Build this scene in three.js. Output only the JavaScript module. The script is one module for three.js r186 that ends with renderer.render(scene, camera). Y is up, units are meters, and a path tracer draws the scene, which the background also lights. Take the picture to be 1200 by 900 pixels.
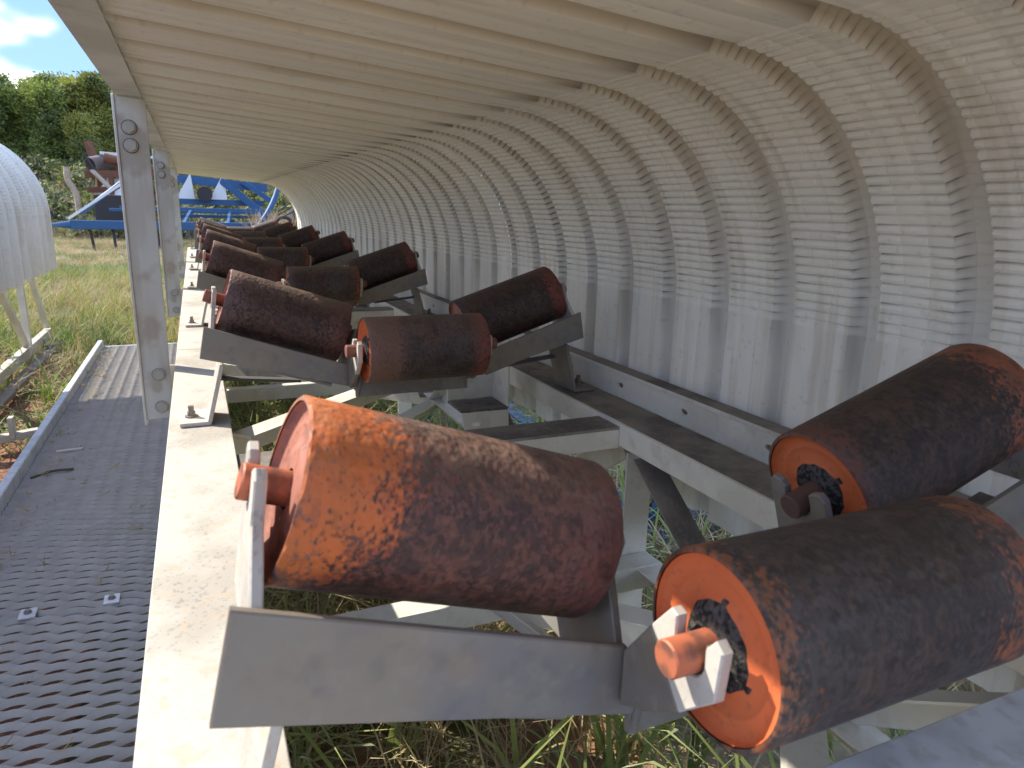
import * as THREE from 'three';
import { RoundedBoxGeometry } from 'three/addons/geometries/RoundedBoxGeometry.js';
import { mergeGeometries, toCreasedNormals, mergeVertices } from 'three/addons/utils/BufferGeometryUtils.js';

// ---------------------------------------------------------------- camera, sky, sun
const V = (x, y, z) => new THREE.Vector3(x, y, z);
const scene = new THREE.Scene();
const camera = new THREE.PerspectiveCamera(57.56, 1200 / 900, 0.02, 400);
{
  const yaw = 0.4233, pitch = -0.2413, roll = 0.0261;
  const f = V(Math.sin(yaw) * Math.cos(pitch), Math.sin(pitch), -Math.cos(yaw) * Math.cos(pitch));
  const r0 = V(Math.cos(yaw), 0, Math.sin(yaw)), u0 = r0.clone().cross(f);
  const r = r0.clone().multiplyScalar(Math.cos(roll)).addScaledVector(u0, Math.sin(roll));
  const u = u0.clone().multiplyScalar(Math.cos(roll)).addScaledVector(r0, -Math.sin(roll));
  camera.position.set(-0.3991, 0.2651, 0.3039);
  camera.quaternion.setFromRotationMatrix(new THREE.Matrix4().makeBasis(r, u, f.clone().negate()));
  camera.focus = 1.5; camera.userData.fStop = 13;
}
const renderer = new THREE.WebGLRenderer({ antialias: true });
renderer.toneMapping = THREE.LinearToneMapping;
renderer.toneMappingExposure = 1.98;
renderer.shadowMap.enabled = true;

// seeded noise
let seed = 7;
const rnd = () => { seed = (seed + 0x6D2B79F5) | 0; let t = Math.imul(seed ^ (seed >>> 15), 1 | seed); t = (t + Math.imul(t ^ (t >>> 7), 61 | t)) ^ t; return ((t ^ (t >>> 14)) >>> 0) / 4294967296; };
const rr = (a, b) => a + (b - a) * rnd();
const hash = (x, y, s) => { let h = Math.imul(x, 374761393) ^ Math.imul(y, 668265263) ^ Math.imul(s, 1274126177); h = Math.imul(h ^ (h >>> 13), 1274126177); return ((h ^ (h >>> 16)) >>> 0) / 4294967296; };
function vnoise(x, y, px, py, s) {
  const xi = Math.floor(x), yi = Math.floor(y), fx = x - xi, fy = y - yi;
  const m = (a, n) => ((a % n) + n) % n;
  const ux = fx * fx * (3 - 2 * fx), uy = fy * fy * (3 - 2 * fy);
  const a = hash(m(xi, px), m(yi, py), s), b = hash(m(xi + 1, px), m(yi, py), s), c = hash(m(xi, px), m(yi + 1, py), s), d = hash(m(xi + 1, px), m(yi + 1, py), s);
  return a + (b - a) * ux + (c - a) * uy + (a - b - c + d) * ux * uy;
}
function fbm(u, v, fx, fy, oct, s) { let t = 0, a = 0.5, n = 0; for (let o = 0; o < oct; o++) { t += a * vnoise(u * fx, v * fy, fx, fy, s + o * 17); n += a; a *= 0.55; fx *= 2; fy *= 2; } return t / n; }
const clamp = (x, a = 0, b = 1) => Math.min(b, Math.max(a, x));
const sst = (a, b, x) => { const t = clamp((x - a) / (b - a)); return t * t * (3 - 2 * t); };
const mix = (a, b, t) => [a[0] + (b[0] - a[0]) * t, a[1] + (b[1] - a[1]) * t, a[2] + (b[2] - a[2]) * t];
const lin2s = (c) => c <= 0.0031308 ? 12.92 * c : 1.055 * Math.pow(c, 1 / 2.4) - 0.055;

// sky: blue with broken white cloud, computed by direction
const SUN = V(-1, 1.165, -0.95).normalize();
{
  const w = 1024, h = 512, d = new Float32Array(w * h * 4);
  for (let j = 0; j < h; j++) for (let i = 0; i < w; i++) {
    const el = ((j + 0.5) / h - 0.5) * Math.PI, az = (i + 0.5) / w * 2 * Math.PI - Math.PI;
    const y = Math.sin(el), x = Math.cos(el) * Math.cos(az), z = Math.cos(el) * Math.sin(az);
    const t = Math.pow(clamp(y), 0.4);
    let c = mix([0.44, 0.64, 0.97], [0.09, 0.26, 0.72], t);
    if (y > 0) {
      const k = 3.2 / (y + 0.28), px = x * k + 24.4744, pz = z * k + 12.6721;
      const n = fbm(px / 64, pz / 64, 64, 64, 5, 5);
      const m = sst(0.55, 0.64, n) * sst(0.0, 0.06, y);
      c = mix(c, mix([0.86, 0.91, 1.0], [1.3, 1.3, 1.28], sst(0.48, 0.68, n)), m * 0.95);
    } else c = mix([0.46, 0.66, 0.98], [0.3, 0.28, 0.22], sst(0, -0.1, y));
    const o = (j * w + i) * 4; d[o] = c[0]; d[o + 1] = c[1]; d[o + 2] = c[2]; d[o + 3] = 1;
  }
  const t = new THREE.DataTexture(d, w, h, THREE.RGBAFormat, THREE.FloatType);
  t.mapping = THREE.EquirectangularReflectionMapping; t.magFilter = THREE.LinearFilter; t.minFilter = THREE.LinearFilter; t.needsUpdate = true;
  scene.background = t; scene.environment = t; scene.backgroundIntensity = 0.95; scene.environmentIntensity = 0.95;
}
const sun = new THREE.DirectionalLight(new THREE.Color(1, 0.93, 0.80), 4.1);
sun.position.copy(SUN).multiplyScalar(40); sun.castShadow = true; sun.shadow.radius = 1;
sun.shadow.mapSize.set(4096, 4096);
Object.assign(sun.shadow.camera, { left: -14, right: 14, top: 14, bottom: -14, near: 1, far: 100 });
scene.add(sun); scene.add(sun.target);

// ---------------------------------------------------------------- textures and materials
function tex(w, h, fn, srgb = true) {
  const d = new Uint8Array(w * h * 4);
  for (let j = 0; j < h; j++) for (let i = 0; i < w; i++) {
    const c = fn((i + 0.5) / w, (j + 0.5) / h), o = (j * w + i) * 4;
    for (let k = 0; k < 3; k++) d[o + k] = clamp(srgb ? lin2s(clamp(c[k])) : c[k]) * 255;
    d[o + 3] = 255;
  }
  const t = new THREE.DataTexture(d, w, h);
  t.magFilter = THREE.LinearFilter; t.minFilter = THREE.LinearMipmapLinearFilter; t.generateMipmaps = true;
  t.wrapS = t.wrapT = THREE.RepeatWrapping; if (srgb) t.colorSpace = THREE.SRGBColorSpace; t.needsUpdate = true;
  return t;
}
const gray = (x) => [x, x, x];
const bumpRough = tex(512, 512, (u, v) => gray(0.6 * fbm(u, v, 24, 24, 4, 3) + 0.4 * fbm(u, v, 96, 96, 2, 9)), false);
const bumpSmooth = tex(256, 256, (u, v) => gray(fbm(u, v, 6, 6, 4, 13)), false);
const std = (o) => new THREE.MeshStandardMaterial({ side: THREE.DoubleSide, ...o });
const rep = (t, s) => { const c = t.clone(); c.repeat.set(s, s); c.needsUpdate = true; return c; };

// chalky white paint with lichen specks (sun-side stringer)
const mBeam = std({ roughness: 0.85, map: tex(1024, 1024, (u, v) => {
  const n = fbm(u, v, 6, 6, 5, 21), s = fbm(u, v, 170, 150, 4, 33), r = fbm(u, v, 40, 40, 3, 44);
  let c = mix([0.54, 0.50, 0.44], [0.41, 0.375, 0.32], sst(0.35, 0.7, n));
  c = mix(c, [0.27, 0.25, 0.23], sst(0.61, 0.72, s) * (0.25 + 0.5 * sst(0.45, 0.65, n)));
  return mix(c, [0.5, 0.36, 0.22], 0.35 * sst(0.62, 0.75, r));
}), bumpMap: bumpRough, bumpScale: 0.0006 });
// cream paint, grimy
const mCream = std({ roughness: 0.7, map: tex(1024, 1024, (u, v) => {
  const n = fbm(u, v, 5, 5, 5, 61), s = fbm(u, v, 120, 120, 2, 71), g = fbm(u, v, 18, 18, 4, 73);
  let c = mix([0.72, 0.69, 0.61], [0.58, 0.55, 0.47], sst(0.35, 0.75, n));
  c = mix(c, [0.36, 0.33, 0.29], 0.2 * sst(0.6, 0.8, s) * sst(0.45, 0.62, n));
  return mix(c, [0.44, 0.36, 0.26], 0.3 * sst(0.6, 0.78, g));
}), bumpMap: bumpSmooth, bumpScale: 0.0005 });
const mPost = std({ roughness: 0.65, map: tex(512, 1024, (u, v) => {
  const n = fbm(u, v, 4, 3, 5, 561), st = fbm(u, v, 22, 3, 4, 571), b = fbm(u, v, 6, 5, 5, 577);
  let c = mix([0.70, 0.68, 0.61], [0.58, 0.56, 0.49], sst(0.35, 0.7, n));
  c = mix(c, [0.42, 0.34, 0.24], 0.4 * sst(0.52, 0.72, st));
  return mix(c, [0.34, 0.26, 0.18], 0.55 * sst(0.58, 0.7, b));
}), bumpMap: bumpSmooth, bumpScale: 0.0005 });
// dirt-covered upward faces of the shaded stringer
const mDirt = std({ roughness: 0.95, map: tex(512, 512, (u, v) => {
  const n = fbm(u, v, 6, 6, 5, 81), s = fbm(u, v, 110, 110, 3, 83);
  return mix(mix([0.27, 0.235, 0.20], [0.13, 0.112, 0.098], sst(0.35, 0.7, n)), [0.33, 0.31, 0.28], 0.3 * sst(0.55, 0.8, s));
}), bumpMap: bumpRough, bumpScale: 0.001 });
// galvanised / grimy grey steel of the idler frames
const mSteel = std({ roughness: 0.62, metalness: 0.25, map: tex(1024, 1024, (u, v) => {
  const n = fbm(u, v, 5, 5, 5, 91), m = fbm(u, v, 30, 30, 4, 93), b = fbm(u, v, 9, 9, 4, 97);
  let c = mix([0.25, 0.228, 0.195], [0.20, 0.165, 0.13], sst(0.35, 0.65, n));
  c = mix(c, [0.27, 0.2, 0.13], 0.4 * sst(0.5, 0.75, fbm(u, v, 4, 7, 4, 95)));
  c = mix(c, [0.15, 0.155, 0.18], 0.45 * sst(0.45, 0.8, b));
  c = mix(c, [0.12, 0.115, 0.11], 0.3 * sst(0.5, 0.8, m));
  return mix(c, [0.3, 0.27, 0.23], 0.25 * sst(0.6, 0.8, fbm(u, v, 60, 60, 2, 99)));
}), bumpMap: bumpSmooth, bumpScale: 0.0004 });
const mGalv = std({ roughness: 0.5, metalness: 0.12, map: tex(512, 512, (u, v) => {
  const n = fbm(u, v, 8, 8, 5, 101), m = fbm(u, v, 40, 40, 3, 103);
  return mix(mix([0.6, 0.61, 0.63], [0.47, 0.475, 0.49], sst(0.35, 0.7, n)), [0.34, 0.31, 0.28], 0.4 * sst(0.5, 0.8, m));
}), bumpMap: bumpSmooth, bumpScale: 0.0003 });
const mGrate = std({ roughness: 0.6, metalness: 0.1, map: tex(256, 256, (u, v) => mix([0.40, 0.37, 0.335], [0.28, 0.255, 0.225], fbm(u, v, 9, 9, 4, 111))) });
const mDarkSteel = std({ roughness: 0.8, color: new THREE.Color().setRGB(0.10, 0.092, 0.085) });
const mBolt = std({ roughness: 0.65, metalness: 0.3, color: new THREE.Color().setRGB(0.24, 0.21, 0.18) });
const mBoltPaint = std({ roughness: 0.7, color: new THREE.Color().setRGB(0.46, 0.43, 0.36) });
const mRing = std({ roughness: 0.9, color: new THREE.Color().setRGB(0.16, 0.13, 0.1) });
const mGrease = std({ roughness: 0.95, map: tex(256, 256, (u, v) => mix([0.012, 0.013, 0.012], [0.11, 0.095, 0.085], sst(0.35, 0.7, fbm(u, v, 16, 16, 4, 121)))), bumpMap: bumpRough, bumpScale: 0.003 });
const mOrange = std({ roughness: 0.5, map: tex(512, 512, (u, v) => {
  const n = fbm(u, v, 6, 6, 4, 131), s = fbm(u, v, 50, 50, 3, 133);
  return mix(mix([0.70, 0.16, 0.05], [0.58, 0.125, 0.04], n), [0.22, 0.08, 0.05], 0.35 * sst(0.55, 0.85, s));
}) });
const mOrangeWorn = std({ roughness: 0.7, map: tex(512, 512, (u, v) => {
  const n = fbm(u, v, 6, 6, 5, 141), s = fbm(u, v, 36, 36, 4, 143);
  return mix(mix([0.46, 0.16, 0.10], [0.30, 0.125, 0.09], n), [0.17, 0.08, 0.06], 0.6 * sst(0.45, 0.75, s));
}) });
const mShaft = std({ roughness: 0.6, metalness: 0.2, map: tex(256, 256, (u, v) => mix([0.50, 0.15, 0.075], [0.22, 0.09, 0.06], sst(0.4, 0.65, fbm(u, v, 10, 10, 4, 151)))) });
const mShaftRust = std({ roughness: 0.7, metalness: 0.1, color: new THREE.Color().setRGB(0.22, 0.085, 0.06) });
const mShaftDark = std({ roughness: 0.7, metalness: 0.2, color: new THREE.Color().setRGB(0.13, 0.07, 0.055) });

// roller shells: orange paint left at the ends, rust and polished scale between
function rollerMat(s, o) {
  const W = 768, H = 512;
  const f = (u, v) => {
    const big = fbm(v, u, 3, 4, 4, s), med = fbm(v, u, 17, 28, 4, s + 5), fine = fbm(v, u, 90, 110, 3, s + 9), st = fbm(v, u, 70, 6, 3, s + 13);
    let c = mix([0.06, 0.037, 0.031], [0.115, 0.062, 0.043], sst(0.42, 0.6, med));             // brown rust
    c = mix(c, [0.115, 0.092, 0.09], 0.8 * sst(0.48, 0.58, big * 0.55 + med * 0.25 + fine * 0.2) * o.scale); // greyish mill scale
    c = mix(c, [0.026, 0.016, 0.014], 0.8 * sst(0.5, 0.6, fine * 0.6 + med * 0.4) * sst(0.4, 0.55, fbm(v, u, 5, 6, 3, s + 41)));
    c = mix(c, [0.2, 0.11, 0.06], 0.4 * sst(0.56, 0.66, fbm(v, u, 30, 26, 4, s + 51)) * (0.5 + 0.5 * sst(0.45, 0.6, st)));
    const sp1 = fbm(v, u, 58, 96, 3, s + 61), sp2 = fbm(v, u, 48, 80, 3, s + 71);
    c = mix(c, [0.036, 0.021, 0.018], 0.55 * sst(0.545, 0.585, sp1));
    c = mix(c, [0.19, 0.10, 0.075], 0.4 * sst(0.575, 0.61, sp2) * sst(0.62, 0.4, big));
    const wob = (big - 0.5) * 0.55 + (med - 0.5) * 0.35 + (fine - 0.5) * 0.22;
    const dirn = o.a0 === undefined ? 1 : 0.5 + 0.5 * Math.cos((u - o.a0) * 2 * Math.PI);
    const pl = o.l > 0 ? sst(o.l * dirn + 0.06, o.l * dirn - 0.06, v + wob * o.w + (fine - 0.5) * 0.16) : 0;
    const pr = o.r > 0 ? sst(o.r * (1.2 - 0.5 * dirn) + 0.06, o.r * (1.2 - 0.5 * dirn) - 0.06, 1 - v + wob * o.w + (fine - 0.5) * 0.2) : 0;
    const chip = fbm(v, u, 40, 50, 4, s + 31), edgeL = pl * (1 - pl) * 4, flake = 1 - (0.12 + 0.88 * (1 - dirn)) * sst(0.5, 0.62, chip * 0.7 + fine * 0.3) - 0.5 * sst(0.62, 0.75, fine) ; void edgeL;
    const po = mix(o.col, [o.col[0] * 0.72, o.col[1] * 0.95, o.col[2]], med);
    const pk = mix(o.col2 ?? o.col, [0.2, 0.06, 0.045], med * 0.8);
    c = mix(c, po, pl * clamp(flake) * 0.95);
    c = mix(c, pk, pr * clamp(flake - 0.35 * sst(0.45, 0.6, chip)) * 0.85);
    const sunlitDust = sst(0.35, 1, Math.cos(u * 2 * Math.PI)) * (0.35 + 0.65 * sst(0.3, 0.62, fine * 0.5 + med * 0.5));  // pale top band: settled dust, strengthened to paint in the sunlit stripe
    c = [c[0] * 0.58 * (o.red ?? 1), c[1] * 0.54 * (1 + ((o.red ?? 1) - 1) * 0.45), c[2] * 0.55 * (1 + ((o.red ?? 1) - 1) * 0.4)].map((x, q) => x + (c[q] - x) * Math.max(pl, pr) * 0.75);
    return mix(c, [0.36, 0.255, 0.19], (o.sunlitDust ?? 0.5) * sunlitDust * (1 - 0.55 * Math.max(pl, pr)));
  };
  return std({ roughness: o.rough ?? 0.6, map: tex(W, H, f), bumpMap: tex(256, 256, (u, v) => gray(0.5 * fbm(v, u, 20, 30, 4, s + 21) + 0.5 * fbm(v, u, 60, 90, 2, s + 22)), false), bumpScale: 0.0022 });
}
const RED = [0.27, 0.06, 0.045];
const rollerMats = {
  nearLeft: rollerMat(201, { l: 0.24, r: 0.16, w: 0.2, a0: 0.1, col: [0.62, 0.145, 0.03], col2: [0.13, 0.055, 0.045], scale: 0.8, sunlitDust: 0.34, red: 1.75 }),
  nearMiddle: rollerMat(231, { l: 0.1, r: 0.2, w: 0.45, a0: 0.06, col: [0.30, 0.09, 0.03], col2: [0.42, 0.12, 0.035], scale: 0.8, sunlitDust: 0.06, red: 0.8 }),
  nearRight: rollerMat(261, { l: 0.05, r: 0.24, w: 0.4, a0: 0.06, col: [0.16, 0.055, 0.035], col2: [0.42, 0.12, 0.04], scale: 0.45, sunlitDust: 0.05, red: 0.85 }),
  secondMiddle: rollerMat(291, { l: 0.27, r: 0.17, w: 0.1, col: [0.22, 0.10, 0.07], col2: [0.30, 0.075, 0.045], scale: 1, sunlitDust: 0.2 }),
  left: rollerMat(321, { l: 0.13, r: 0.2, w: 0.3, col: [0.17, 0.08, 0.07], col2: [0.13, 0.065, 0.055], scale: 0.9, red: 1.1, sunlitDust: 0.4 }),
  middle: rollerMat(351, { l: 0.03, r: 0.07, w: 0.2, col: [0.16, 0.07, 0.055], col2: [0.45, 0.12, 0.045], scale: 1.2, sunlitDust: 0.3 }),
  right: rollerMat(381, { l: 0.0, r: 0.16, w: 0.14, col: RED, col2: [0.28, 0.06, 0.045], scale: 0.5, sunlitDust: 0.12 }),
};
// hood sheet: cream prepainted steel with run marks along the sheet
const mHood = std({ roughness: 0.62, vertexColors: true, map: tex(1024, 1024, (u, v) => {
  const n = fbm(u, v, 3, 5, 5, 401), st = fbm(u, v, 2, 90, 4, 411), sp = fbm(u, v, 90, 90, 2, 421), br = fbm(u, v, 3, 34, 4, 431);
  let c = mix([0.88, 0.86, 0.80], [0.83, 0.81, 0.75], sst(0.3, 0.7, n));
  c = mix(c, [0.60, 0.53, 0.41], 0.25 * sst(0.5, 0.75, st));
  c = mix(c, [0.48, 0.39, 0.27], 0.28 * sst(0.64, 0.78, br));
  return mix(c, [0.45, 0.4, 0.33], 0.2 * sst(0.7, 0.85, sp));
}), bumpMap: bumpSmooth, bumpScale: 0.0006 });
const mBlue = std({ roughness: 0.55, map: tex(256, 256, (u, v) => mix([0.02, 0.11, 0.27], [0.03, 0.085, 0.19], fbm(u, v, 7, 7, 4, 441))) });
const mWhitePanel = std({ roughness: 0.6, color: new THREE.Color().setRGB(0.72, 0.74, 0.76) });
const mRust = std({ roughness: 0.9, map: tex(256, 256, (u, v) => mix([0.24, 0.10, 0.05], [0.09, 0.05, 0.035], fbm(u, v, 8, 8, 4, 451))) });
const mDarkIron = std({ roughness: 0.85, color: new THREE.Color().setRGB(0.045, 0.042, 0.045) });
const mDullGrey = std({ roughness: 0.8, map: tex(128, 128, (u, v) => mix([0.2, 0.18, 0.17], [0.13, 0.09, 0.07], fbm(u, v, 6, 6, 4, 457))) });
const mWood = std({ roughness: 0.9, map: tex(256, 256, (u, v) => mix([0.55, 0.45, 0.33], [0.36, 0.28, 0.2], fbm(u, v, 3, 20, 4, 461))) });
const mBark = std({ roughness: 0.95, map: tex(256, 256, (u, v) => mix([0.14, 0.11, 0.085], [0.06, 0.05, 0.04], fbm(u, v, 10, 4, 4, 471))) });
const mGround = std({ roughness: 1, map: tex(1024, 1024, (u, v) => {
  const n = fbm(u, v, 4, 4, 5, 481), g = fbm(u, v, 9, 9, 5, 491), f = fbm(u, v, 70, 70, 3, 495);
  let c = mix([0.20, 0.095, 0.055], [0.30, 0.17, 0.10], f);
  c = mix(c, [0.30, 0.25, 0.14], sst(0.4, 0.6, n));
  c = mix(c, [0.12, 0.15, 0.05], 0.8 * sst(0.48, 0.64, g));
  return mix(c, [0.1, 0.07, 0.05], 0.6 * sst(0.6, 0.75, f));
}), bumpMap: bumpRough, bumpScale: 0.02 });
const mLeaf = new THREE.MeshPhysicalMaterial({ side: THREE.DoubleSide, roughness: 0.9, color: 0xffffff, transmission: 0.4, thickness: 0 });
const mBlade = new THREE.MeshPhysicalMaterial({ side: THREE.DoubleSide, roughness: 0.9, color: 0xffffff, transmission: 0.3, thickness: 0 });

// ---------------------------------------------------------------- helpers
const used = {};
function numbered(n) { if (!(n in used)) { used[n] = 0; return n; } used[n]++; return n + '_' + String(used[n]).padStart(3, '0'); }
function boxUV(g, s = 1) {
  const h = g.index ? g.toNonIndexed() : g; const p = h.attributes.position, uv = new Float32Array(p.count * 2);
  const a = V(), b = V(), c = V();
  for (let i = 0; i < p.count; i += 3) {
    a.fromBufferAttribute(p, i); b.fromBufferAttribute(p, i + 1); c.fromBufferAttribute(p, i + 2);
    const n = b.clone().sub(a).cross(c.clone().sub(a)); const x = Math.abs(n.x), y = Math.abs(n.y), z = Math.abs(n.z);
    [a, b, c].forEach((q, k) => { const o = (i + k) * 2; if (y >= x && y >= z) { uv[o] = q.x * s; uv[o + 1] = q.z * s; } else if (x >= z) { uv[o] = q.z * s; uv[o + 1] = q.y * s; } else { uv[o] = q.x * s; uv[o + 1] = q.y * s; } });
  }
  h.setAttribute('uv', new THREE.BufferAttribute(uv, 2)); return h;
}
function mesh(name, geos, mat, parent, uvs = 1) {
  let list = (Array.isArray(geos) ? geos : [geos]).map((g) => { const h = g.index ? g.toNonIndexed() : g.clone(); for (const k of Object.keys(h.attributes)) if (!['position', 'normal', 'uv', 'color'].includes(k)) h.deleteAttribute(k); return h; });
  let g = list.length > 1 ? mergeGeometries(list) : list[0];
  if (uvs) g = boxUV(g, uvs);
  const m = new THREE.Mesh(g, mat); m.name = parent && parent !== scene ? name : numbered(name); m.castShadow = m.receiveShadow = true;
  (parent ?? scene).add(m); return m;
}
function thing(name, label, category, pos = [0, 0, 0], group) {
  const o = new THREE.Group(); o.name = numbered(name); o.position.set(...pos); o.userData = { label, category }; if (group) o.userData.group = group; scene.add(o); return o;
}
function tag(o, label, category, group, kind) { if (label) o.userData.label = label; if (category) o.userData.category = category; if (group) o.userData.group = group; if (kind) o.userData.kind = kind; return o; }
// rectangular bar from a to b; w along side, h along up
function bar(a, b, w, h, up = V(0, 1, 0), r = 0.0015) {
  const d = b.clone().sub(a), L = d.length(); d.normalize();
  const s = d.clone().cross(up).normalize(), u = s.clone().cross(d).normalize();
  const g = r ? new RoundedBoxGeometry(w, h, L, 1, Math.min(r, w * 0.3, h * 0.3)) : new THREE.BoxGeometry(w, h, L);
  g.applyMatrix4(new THREE.Matrix4().makeBasis(s, u, d.clone().negate()).setPosition(a.clone().add(b).multiplyScalar(0.5)));
  return g;
}
const box = (x0, x1, y0, y1, z0, z1, r = 0.0015) => { const g = r ? new RoundedBoxGeometry(x1 - x0, y1 - y0, z1 - z0, 1, Math.min(r, (x1 - x0) * 0.3, (y1 - y0) * 0.3, (z1 - z0) * 0.3)) : new THREE.BoxGeometry(x1 - x0, y1 - y0, z1 - z0); g.translate((x0 + x1) / 2, (y0 + y1) / 2, (z0 + z1) / 2); return g; };
// rolled angle from a to b: one leg along l1 (length s1), the other along l2 (length s2); the heel runs on the line a-b
function angle(a, b, l1, s1, l2, s2, t = 0.006) {
  const d = b.clone().sub(a), L = d.length(); d.normalize();
  l1 = l1.clone().addScaledVector(d, -l1.dot(d)).normalize(); l2 = l2.clone().addScaledVector(d, -l2.dot(d)); l2.addScaledVector(l1, -l2.dot(l1)).normalize();
  const sh = new THREE.Shape([[0, 0], [s1, 0], [s1, t * 0.6], [s1 - t * 0.4, t], [t * 1.6, t], [t, t * 1.6], [t, s2 - t * 0.4], [t * 0.6, s2], [0, s2]].map(([x, y]) => new THREE.Vector2(x, y)));
  const g = new THREE.ExtrudeGeometry(sh, { depth: L, bevelEnabled: false });
  const right = l1.clone().cross(l2).dot(d) > 0;
  if (right) g.applyMatrix4(new THREE.Matrix4().makeBasis(l1, l2, d).setPosition(a));
  else g.applyMatrix4(new THREE.Matrix4().makeBasis(l1, l2, d.clone().negate()).setPosition(b));
  return g;
}
// plate from a polygon in a plane (px along ax, py along ay), thickness t along n
function plate(poly, t, origin, ax, ay, holes = [], bev = 0.0012) {
  const sh = poly instanceof THREE.Shape ? poly : new THREE.Shape(poly.map(([x, y]) => new THREE.Vector2(x, y)));
  for (const h of holes) sh.holes.push(h);
  const g = new THREE.ExtrudeGeometry(sh, { depth: t - 2 * bev, bevelEnabled: bev > 0, bevelThickness: bev, bevelSize: bev, bevelOffset: -bev, bevelSegments: 1, curveSegments: 8 });
  g.translate(0, 0, -(t - 2 * bev) / 2);
  const n = ax.clone().cross(ay);
  g.applyMatrix4(new THREE.Matrix4().makeBasis(ax, ay, n).setPosition(origin)); return g;
}
function hexBolt(r, h, pos, dir, washer = 1.5) {
  const a = new THREE.CylinderGeometry(r * 0.96, r, h, 6); a.translate(0, h / 2 + 0.002, 0);
  const b = new THREE.CylinderGeometry(r * washer, r * washer, 0.003, 18); b.translate(0, 0.0015, 0);
  const q = new THREE.Quaternion().setFromUnitVectors(V(0, 1, 0), dir);
  return [a, b].map((g) => { g.applyQuaternion(q); g.translate(pos.x, pos.y, pos.z); return g; });
}

// ---------------------------------------------------------------- the ground and the bank
const GY = -0.8;
{
  const g = new THREE.PlaneGeometry(420, 420, 200, 200); g.rotateX(-Math.PI / 2);
  const p = g.attributes.position;
  for (let i = 0; i < p.count; i++) { const x = p.getX(i), z = p.getZ(i); p.setY(i, GY + 0.02 * Math.sin(x * 0.9) * Math.cos(z * 0.7)); }
  g.computeVertexNormals();
  const uv = g.attributes.uv; for (let i = 0; i < uv.count; i++) uv.setXY(i, p.getX(i) / 2.6, p.getZ(i) / 2.6);
  const m = new THREE.Mesh(g, mGround); m.name = numbered('ground'); m.receiveShadow = true; m.userData = { kind: 'structure', label: 'red soil ground with dry and green grass round the conveyor' }; scene.add(m);
}
const mSoil = std({ roughness: 1, map: tex(512, 512, (u, v) => { const n = fbm(u, v, 6, 6, 5, 487), f = fbm(u, v, 60, 60, 3, 489); return mix(mix([0.30, 0.13, 0.07], [0.19, 0.085, 0.05], n), [0.40, 0.24, 0.15], 0.6 * sst(0.56, 0.72, f)); }), bumpMap: bumpRough, bumpScale: 0.02 });
{
  const sh = new THREE.Shape(); for (let i = 0; i <= 40; i++) { const a = i / 40 * 2 * Math.PI, r = 0.8 + 0.5 * fbm(i % 40 / 40, 0.2, 12, 4, 3, 88); const x = -1.45 + 0.75 * r * Math.cos(a), y = 2.2 + 2.6 * r * Math.sin(a); i ? sh.lineTo(x, y) : sh.moveTo(x, y); }
  const g = new THREE.ShapeGeometry(sh); g.rotateX(-Math.PI / 2); g.translate(0, GY + 0.03, 0);
  const uv = g.attributes.uv, p = g.attributes.position; for (let i = 0; i < uv.count; i++) uv.setXY(i, p.getX(i) / 0.9, p.getZ(i) / 0.9);
  const m = new THREE.Mesh(g, mSoil); m.name = 'bare_soil'; m.receiveShadow = true; m.userData = { kind: 'structure', label: 'bare red soil beside the walkway kerb' }; scene.add(m);
}
// earth bank behind the yard
const bankY = (x, z) => {
  const d = -z - 21, rise = sst(0, 14, d) * 1.75 * sst(16, 3, x);
  return GY - 0.15 + rise + 0.16 * Math.sin(x * 1.7 + z * 0.6) * sst(0, 5, d) + 0.1 * Math.sin(x * 4.1 - z * 2.3) * sst(0, 5, d);
};
{
  const g = new THREE.PlaneGeometry(110, 60, 160, 90); g.rotateX(-Math.PI / 2); g.translate(-20, 0, -49);
  const p = g.attributes.position; for (let i = 0; i < p.count; i++) p.setY(i, bankY(p.getX(i), p.getZ(i)));
  g.computeVertexNormals(); const uv = g.attributes.uv; for (let i = 0; i < uv.count; i++) uv.setXY(i, p.getX(i) / 3, p.getZ(i) / 3);
  const m = new THREE.Mesh(g, mGround); m.name = 'earth_bank'; m.castShadow = m.receiveShadow = true; m.userData = { kind: 'structure', label: 'overgrown earth bank rising behind the scrap yard' }; scene.add(m);
}

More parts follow.
